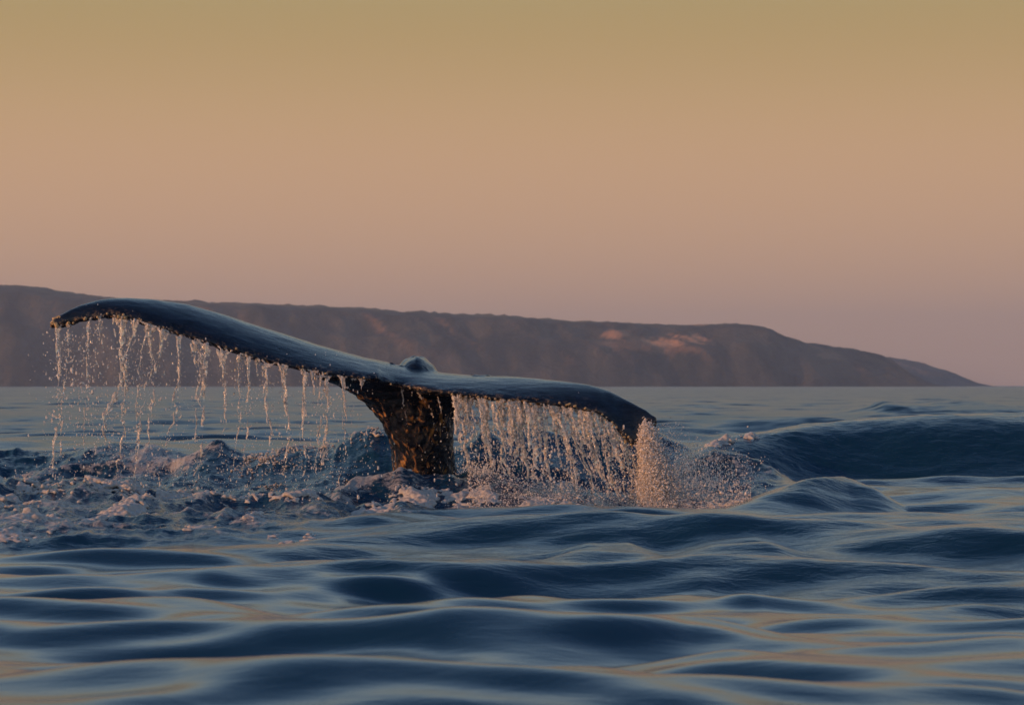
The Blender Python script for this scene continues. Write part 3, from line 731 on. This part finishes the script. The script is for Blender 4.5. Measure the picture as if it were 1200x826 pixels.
for i, (way, r, bk, hw, drop) in enumerate(LEFT):
    px0 = way[0][0]; d = trail_point(px0)[1]
    parts = [rope(way, d, r * 1.4, bk * 0.8, 0.020, 100 + i * 3)]
    if hw: parts.append(web(px0 - hw * 1.4, px0 + hw * 1.4, drop * 1.3, 0.0, 0.0058, 200 + i))
    Vb, Fb = balls(np.concatenate([p[0] for p in parts]), np.concatenate([p[1] for p in parts]))
    me = remeshed("water_stream", Vb, Fb, 0.0048, 1)
    (v1, f1), (v2, f2) = largest_piece(me); bpy.data.meshes.remove(me)
    lab = LABELS.get(i, "thin broken strand of water falling from the near edge of the upraised fluke")
    o_ = link("water_stream", mesh_np("water_stream", v1, f1), M_STREAM, label=lab, category="water stream", group="water strands falling from the upraised fluke")
    shed_v.append(v2); shed_f.append(f2 + shed_n); shed_n += len(v2)
link("falling_water", mesh_np("falling_water", np.concatenate(shed_v), np.concatenate(shed_f)), M_STREAM, kind="stuff", label="torn shreds of water dropping below the strands of the upraised fluke")

# the curtain pouring from the other fluke
def Z3(*pts): return [(600 + x / 3.933, 420 + y / 3.933) for x, y in pts]
def Z2(*pts): return [(520 + x / 5.506, 455 + y / 5.506) for x, y in pts]
ROPES = [Z2((70, 60), (110, 200), (120, 400), (140, 520)), Z2((270, 90), (270, 240), (285, 400), (285, 600)), Z2((315, 90), (350, 230), (380, 400), (420, 560)), Z2((470, 110), (500, 250), (520, 450), (560, 600)),
         Z2((580, 130), (640, 260), (660, 420), (690, 560), (720, 740)), Z2((690, 130), (790, 270), (830, 450), (870, 640)), Z2((540, 120), (560, 300), (590, 450), (610, 640)),
         Z3((170, 230), (225, 330), (270, 470), (310, 640)), Z3((235, 232), (290, 340), (350, 520), (380, 660)), Z3((300, 235), (360, 400), (420, 530), (470, 650)), Z3((370, 245), (420, 380), (470, 560), (530, 660)),
         Z3((430, 275), (480, 420), (520, 560), (545, 670)), Z3((120, 228), (150, 400), (180, 560), (190, 680)), Z3((475, 320), (530, 430), (570, 520)),
         # dribbles over the tail stock
         [(487, 457), (505, 478), (510, 505), (508, 540)], [(513, 462), (521, 495), (527, 530)], [(470, 455), (474, 480), (476, 500)]]
parts = []
for i, way in enumerate(ROPES):
    d = trail_point(min(max(way[0][0], 446), 735))[1] + (0.12 if i > 13 else 0.0) + rw.uniform(-.02, .08)
    parts.append(rope(way, d, (.026 if i < 14 else .009), .30 if i < 14 else .8, 0.016, 300 + 4 * i))
for i in range(120):                         # finer filaments between the ropes
    px = rw.uniform(532, 738); T = trail_point(px); py = np.interp(px, LOa[:, 0], LOa[:, 1]) - 2
    f = (px - 530) / 200
    y1 = min(py + rw.uniform(25, 125), 600); lean = (0.10 + 0.22 * f) * (y1 - py) + rw.normal(0, 2)
    parts.append(rope([(px, py), (px + lean * .4, (py + y1) / 2), (px + lean, y1)], T[1] + rw.uniform(-.05, .18), rw.uniform(.005, .010), .8, .02, 500 + i, 1))
for i in range(22):                          # torn threads in the splash at the tip
    x0 = rw.uniform(746, 768); x1 = x0 + rw.normal(10, 14); y1 = rw.uniform(560, 602)
    parts.append(rope([(x0, rw.uniform(500, 520)), ((x0 * .6 + x1 * .4), 545), (x1, y1)], D0 - .55 + rw.normal(0, .08), rw.uniform(.008, .018), .5, .03, 640 + i, 2))
for i in range(34):                          # torn sheets near the lip
    px = rw.uniform(536, 725); parts.append(web(px - rw.uniform(5, 12), px + rw.uniform(5, 12), rw.uniform(25, 95), rw.uniform(0, .1), .0060, 700 + i))
blob_object("water_curtain", parts, 0.0062, M_STREAM, 1, kind="stuff", label="ragged curtain of water pouring off the lower fluke")

# ------------------------------------------------------------------ spray, splash, foam
OCT_V = np.array([(1, 0, 0), (-1, 0, 0), (0, 1, 0), (0, -1, 0), (0, 0, 1), (0, 0, -1)], float)
OCT_F = np.array([(0, 2, 4), (2, 1, 4), (1, 3, 4), (3, 0, 4), (2, 0, 5), (1, 2, 5), (3, 1, 5), (0, 3, 5)])
def fine_drops(name, C, R, mat, **props):
    V = C[:, None, :] + OCT_V[None] * R[:, None, None]; F = OCT_F[None] + (np.arange(len(C)) * 6)[:, None, None]
    return link(name, mesh_np(name, V.reshape(-1, 3), F.reshape(-1, 3)), mat, **props)
def drops_object(name, C, R, mat, **props):
    C = np.asarray(C); n = len(C)
    st = np.stack([rw.uniform(.7, 1.1, n), rw.uniform(.7, 1.1, n), rw.uniform(.7, 2.6, n)], 1)
    V, F = balls(C, R, st)
    return link(name, mesh_np(name, V, F), mat, **props)
C = []; R = []
def add_drop(px, py, d, r):
    C.append(P(px, py, d)); R.append(r)
# around the strands of the raised fluke
for i in range(1800):
    w = LEFT[rw.randint(len(LEFT))][0]; a = rw.randint(len(w) - 1); f = rw.rand()
    x = w[a][0] + (w[a + 1][0] - w[a][0]) * f; y = w[a][1] + (w[a + 1][1] - w[a][1]) * f
    sp = 3 + 7 * min(1, max(0, (y - 380) / 120))
    add_drop(x + rw.normal(0, sp), y + rw.normal(0, 8) + 4, D0 - .5 + rw.normal(0, .1), .0017 + rw.exponential(.0016))
for i in range(420):     # loose drops flung from the raised tip
    add_drop(rw.normal(97, 26), 385 + 150 * rw.beta(1.6, 2.0), D0 - .55 + rw.normal(0, .12), .003 + abs(rw.normal(0, .0028)))
for i in range(1500):    # below, falling to the water
    px = rw.uniform(50, 440); py = rw.triangular(400, 550, 575)
    if vnoise(px * .06, py * .008, seed=91) + rw.rand() * .8 > 0.2: add_drop(px, py, D0 - .5 + rw.normal(0, .25), .0017 + rw.exponential(.0017))
for i in range(2600):    # through the curtain
    px = rw.uniform(530, 745); yl = np.interp(px, LOa[:, 0], LOa[:, 1])
    add_drop(px + rw.uniform(0, 20), yl + (605 - yl) * rw.rand() ** .8, D0 - .45 + rw.normal(0, .14), .0018 + rw.exponential(.0022))
for i in range(40):     # wet glitter over the tail stock
    add_drop(rw.uniform(452, 545), rw.uniform(455, 560), D0 - .1 + rw.normal(0, .15), .0022 + abs(rw.normal(0, .0022)))
# drops bouncing over the churned water
n = 0
while n < 1300:
    px = rw.uniform(-30, 620); d = rw.uniform(16.5, 22.5); x = X_at(px, d)
    if turb_mask(np.array([x]), np.array([d]))[0] < .5: continue
    if vnoise(x * 1.2, d * .9, seed=95) < -.1: n += 1; continue
    C.append(np.array([x, d, 0.02 + abs(rw.normal(0, .16))])); R.append(.0018 + rw.exponential(.0018)); n += 1
k = len(C) - 1
CC = np.array(C)
under = CC[:, 2] < sea_eval(CC[:, 0], CC[:, 1]) + 0.005
lowm = under & (CC[:, 2] < 0.8)
CC[lowm, 2] = (sea_eval(CC[:, 0], CC[:, 1]) + 0.01 + np.abs(rw.normal(0, .05, len(CC))))[lowm]
drops_object("spray", CC, np.array(R), M_DROP, kind="stuff", label="loose drops of water falling from both flukes")

# splash plume where the lower tip meets the sea
n = 50000
t = rw.rand(n) ** 0.7
hw = 8 + 24 * t
g = rw.normal(0, .5, n)
px = 756 + 15 * t + g * hw; py = 496 + 107 * t + rw.normal(0, 3, n)
lim = 747 + 4 * np.sin(py * .13) + 3 * rw.rand(n)
px = np.where((px < lim) & (rw.rand(n) > 0.16), lim + np.abs(rw.normal(0, 10, n)), px)
dd = D0 - .55 + rw.normal(0, 1, n) * (.09 + .10 * t)
keep = vnoise(px * .11, py * .07, dd * 6, seed=97) + rw.rand(n) * 1.1 > 0.12
SC = np.array([P(a, b, c) for a, b, c in zip(px[keep], py[keep], dd[keep])])
fine_drops("splash", SC, .0018 + rw.exponential(.0022, len(SC)), M_PLUME, kind="stuff", label="pinkish white splash plume where the drooping fluke tip meets the water")
n = 4200
t = rw.rand(n); px = 762 + np.abs(rw.normal(0, 1, n)) * (18 + 34 * t); py = np.maximum(500 + 100 * t - .10 * (px - 765) + rw.normal(0, 5, n), 488)
SC = np.array([P(a, b, c) for a, b, c in zip(px, py, D0 - .5 + rw.normal(0, .22, n))])
fine_drops("spray_mist", SC, .0013 + rw.exponential(.0013, n), M_DROP, kind="stuff", label="fine pale spray thrown out around the splash plume")
# fine spray smoking off the water where the curtain lands
n = 14000
px = rw.uniform(548, 880, n); dd = rw.uniform(17.1, 18.9, n); keep = vnoise(px * .06, dd * 1.4, seed=99) + rw.rand(n) * 1.2 > 0.2
x = X_at(px, dd)[keep]; y = dd[keep]
SC = np.stack([x, y, sea_eval(x, y) + rw.exponential(.055, len(x)) * (1 + vnoise(x * 4, y * 2, seed=98))], 1)
fine_drops("spray_mist", SC, .0014 + rw.exponential(.0016, len(SC)), M_PLUME, kind="stuff", label="low pale spray along the foot of the water curtain")
C = []; R = []
for i in range(3600):
    px = 790 + abs(rw.normal(0, 42)); py = rw.triangular(515, 560, 600)
    if px > 905: continue
    add_drop(px, py + .1 * (px - 790), D0 + rw.uniform(-.9, .5), .0019 + abs(rw.normal(0, .0019)))
CC = np.array(C); R = np.array(R); kk = CC[:, 2] > sea_eval(CC[:, 0], CC[:, 1]) + .01; CC = CC[kk]; R = R[kk]
drops_object("spray_mist", CC, np.array(R), M_DROP, kind="stuff", label="dark glittering spray drops flying beside the splash plume")

# foam thrown up on the churned water: clots of small bubbles and drops heaped on the surface
def froth(name, clusters, voxel, label, seed, rs=1.0, **props):
    """clusters: (px,py_center,d,width px,depth m,height m,count)"""
    r = np.random.RandomState(seed); C = []; R = []
    for (px, d, wpx, dep, hgt, cnt) in clusters:
        x0 = X_at(px, d); wx = wpx / FPX * d
        cnt = int(cnt * 2.2); x = x0 + r.normal(0, .42, cnt) * wx; y = d + r.normal(0, .42, cnt) * dep
        g = np.exp(-((x - x0) / wx) ** 2 * 1.6 - ((y - d) / dep) ** 2 * 1.6)
        nz_ = fbm(x * 6, y * 4, seed + px * .1, oct=3, seed=seed)
        keep = nz_ > -0.02
        x, y, g, nz_ = x[keep], y[keep], g[keep], nz_[keep]
        z = sea_eval(x, y)
        h = hgt * g * (0.35 + 1.1 * np.clip(nz_ * 2 + .1, 0, 1)) * r.rand(len(x)) ** .6
        C.append(np.stack([x, y, z + h * 0.38 - 0.010], 1)); R.append(rs * (.009 + np.abs(r.normal(0, .008, len(x)))))
    return blob_object(name, [(np.concatenate(C), np.concatenate(R))], voxel, M_FROTH, 9, label=label, **props)
rf = np.random.RandomState(77)
cl = [(20, 16.6, 50, .8, .12, 500), (35, 15.2, 42, .5, .16, 700), (62, 15.0, 30, .4, .16, 500), (10, 14.4, 60, .4, .05, 500), (90, 17.2, 70, .6, .10, 500), (135, 17.3, 60, .5, .10, 500),
      (165, 16.6, 28, .4, .10, 260), (150, 15.8, 40, .5, .08, 300), (200, 17.4, 60, .5, .12, 600), (250, 17.2, 50, .5, .10, 420), (300, 17.2, 50, .4, .10, 400), (345, 17.0, 50, .5, .08, 320), (110, 15.2, 24, .3, .07, 160),
      (255, 18.6, 34, .4, .20, 520), (222, 18.6, 30, .4, .12, 260), (235, 14.6, 20, .2, .06, 120), (290, 15.2, 22, .25, .08, 120), (322, 14.5, 22, .2, .05, 120), (345, 14.2, 40, .2, .03, 140), (440, 16.4, 26, .35, .08, 240),
      (420, 16.3, 16, .3, .06, 90)]
froth("sea_foam", cl, .0085, "pinkish grey foam heaped on the churned water below the upraised fluke", 3, kind="stuff")
cl = [(300, 21.6, 50, .5, .12, 350), (360, 21.6, 60, .5, .14, 420), (410, 21.4, 60, .5, .10, 300), (440, 21.2, 40, .5, .06, 150), (330, 20.4, 50, .5, .10, 280), (410, 20.2, 40, .6, .12, 300), (440, 19.8, 40, .5, .12, 300), (480, 18.9, 60, .5, .06, 300), (520, 18.8, 50, .5, .06, 250),
      (390, 19.4, 50, .5, .08, 220), (200, 20.4, 80, .8, .06, 320), (100, 20.4, 80, .8, .05, 260)]
froth("sea_foam", cl, .0075, "foam on the broken water behind and around the tail stock", 5, 0.6, kind="stuff")
cl = [(500, 17.6, 50, .35, .10, 420), (540, 17.7, 40, .35, .08, 260), (575, 17.6, 40, .35, .10, 280), (620, 17.4, 50, .4, .11, 420), (660, 17.3, 50, .4, .14, 600), (700, 17.3, 50, .35, .12, 420), (740, 17.4, 40, .3, .10, 320), (770, 17.6, 50, .4, .14, 600), (810, 17.9, 50, .5, .09, 380), (845, 18.3, 50, .5, .07, 300), (880, 18.8, 40, .5, .05, 160)]
froth("sea_foam", cl, .0085, "pale foam where the water curtain lands beneath the lower fluke", 7, kind="stuff")
cl = [(836, 24.0, 9, .25, .22, 300), (848, 24.15, 12, .25, .20, 340), (880, 24.4, 10, .2, .10, 160)]
froth("sea_foam", cl, .009, "small pale pink foam caps on the crest of the dark swell", 9, kind="stuff")

# ------------------------------------------------------------------ haze
def haze():
    L = 6400.0; z0, z1 = -2.0, 190.0
    V = [(-L, -L, z0), (L, -L, z0), (L, L, z0), (-L, L, z0), (-L, -L, z1), (L, -L, z1), (L, L, z1), (-L, L, z1)]
    F = [(0, 3, 2, 1), (4, 5, 6, 7), (0, 1, 5, 4), (1, 2, 6, 5), (2, 3, 7, 6), (3, 0, 4, 7)]
    m, n, l, o = mat_new("sea_haze")
    v = n.new("ShaderNodeVolumePrincipled")
    setin(v, Color=(0.62, 0.76, 0.98, 1), Density=1.7e-4, Anisotropy=0.2)
    l.new(v.outputs[0], o.inputs["Volume"])
    link("haze", mesh_np("haze", V, F, False), m, kind="stuff", label="thin dusk sea haze over the bay")
haze()
